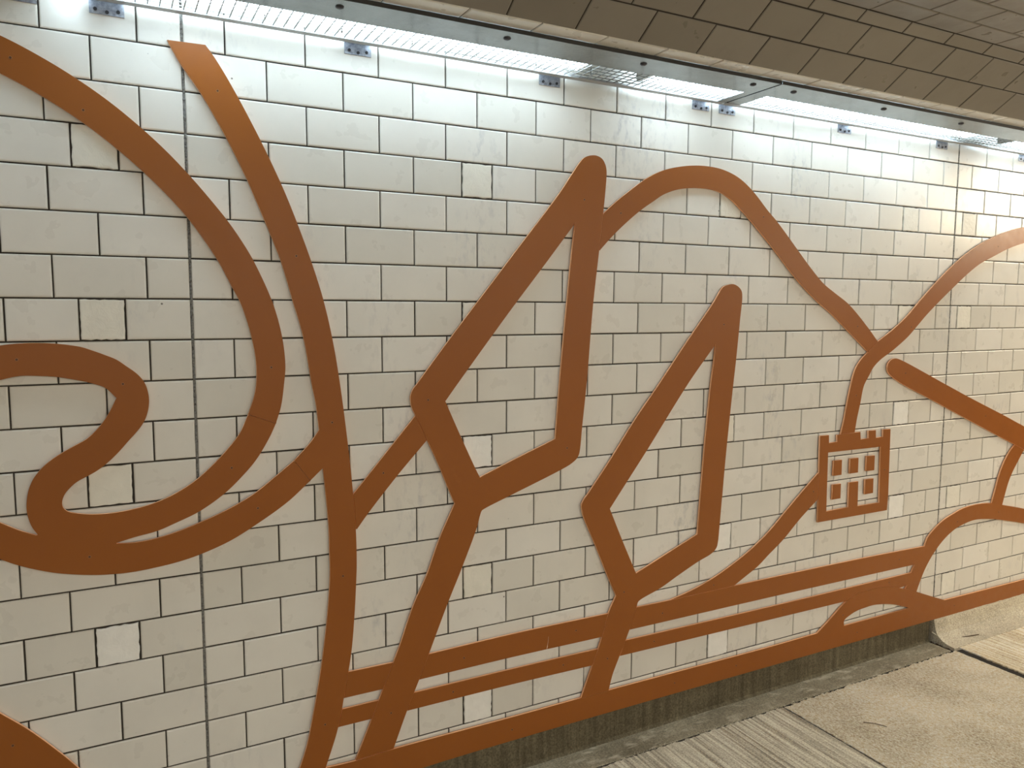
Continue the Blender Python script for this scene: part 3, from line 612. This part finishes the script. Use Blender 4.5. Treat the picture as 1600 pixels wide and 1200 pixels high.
OUT = {k: outline(v[1]) for k, v in BOARDS.items()}
RANK = ['tree1', 'tree2', 'tall', 'castle', 'ground', 'pond', 'river', 'beam', 'swirl', 'arc', 'hill_left', 'track', 'branch', 'upper1', 'lower1', 'upper2', 'lower2', 'corner']
GAP = .0009
for i, k in enumerate(RANK):
    P = OUT[k]; bx = (min(p[0] for p in P), max(p[0] for p in P), min(p[1] for p in P), max(p[1] for p in P))
    D = None
    for kk in RANK[:i]:
        Q = OUT[kk]
        if min(q[0] for q in Q) > bx[1] or max(q[0] for q in Q) < bx[0] or min(q[1] for q in Q) > bx[3] or max(q[1] for q in Q) < bx[2]: continue
        D = dense(OUT[k]) if D is None else D
        new = []
        for p in D:
            ins = inside(p, Q); d, q = nearest(p, Q)
            if ins or d < GAP:
                if ins: ux, uz = q[0]-p[0], q[1]-p[1]
                else: ux, uz = p[0]-q[0], p[1]-q[1]
                L = math.hypot(ux, uz)
                if L < 1e-9: new.append(p); continue
                p = (q[0]+ux/L*GAP, q[1]+uz/L*GAP)
            if not new or math.dist(new[-1], p) > 2e-4: new.append(p)
        D = new
    if D:
        for _ in range(6):                  # drop folds left where a cut meets a corner
            n = len(D); keep_ = []
            for j in range(n):
                a, b, c_ = D[j-1], D[j], D[(j+1) % n]
                u1 = (b[0]-a[0], b[1]-a[1]); u2 = (c_[0]-b[0], c_[1]-b[1]); l1 = math.hypot(*u1); l2 = math.hypot(*u2)
                if l1 < 4e-4 or l2 < 1e-5: continue
                co = (u1[0]*u2[0]+u1[1]*u2[1])/(l1*l2)
                if co < -.75: continue
                keep_.append(b)
            if len(keep_) == n: break
            D = keep_
        OUT[k] = D
for key, (T, runs, holes, screws, extra) in BOARDS.items():
    nm, lab = INFO[key]
    ol = OUT[key]
    xs = [p[0] for p in ol]; zs = [p[1] for p in ol]
    t = thing(nm, lab, 'wall art', ((min(xs)+max(xs))/2, -.001, min(zs)), 'orange relief boards of the mural')
    plate('board', [ol]+[outline(h) for h in holes], T, M_ORANGE, t)
    for e in extra:
        plate('window', [outline(e)], T, M_ORANGE, t)
    for (x, z) in screws:
        y = -T-.0002; bm = bmesh.new(); cyl(bm, (x, y+.002, z), (x, y-.0004, z), .0042, 14)
        sc = keep(from_bm('screw', bm, M_SCREWRIM), t)
        bm = bmesh.new(); cyl(bm, (x, y, z), (x, y-.0007, z), .0029, 12)
        hd = from_bm('screw_head', bm, M_SCREW); hd.parent = sc; hd.matrix_parent_inverse = sc.matrix_world.inverted()
        hd.matrix_parent_inverse = Matrix.Identity(4)
        sc['label'] = 'small countersunk screw'
    if key == 'upper2':
        P = [(1.1567, 0.4755, 0.0003), (1.1555, 0.4601, 0.0005), (1.153, 0.4461, 0.0007), (1.1517, 0.4368, 0.0016), (1.1504, 0.4298, 0.0008)]
        vv = []; ff = []
        for i, (x, z, w) in enumerate(P): vv += [(x-w, -T-.0006, z), (x, -T-.0012, z), (x+w, -T-.0006, z)]
        for i in range(len(P)-1): a = 3*i; ff += [(a, a+1, a+4, a+3), (a+1, a+2, a+5, a+4)]
        d = keep(from_py('paint_drip', vv, ff, M_DRIP), t); d['label'] = 'pale dried drip'
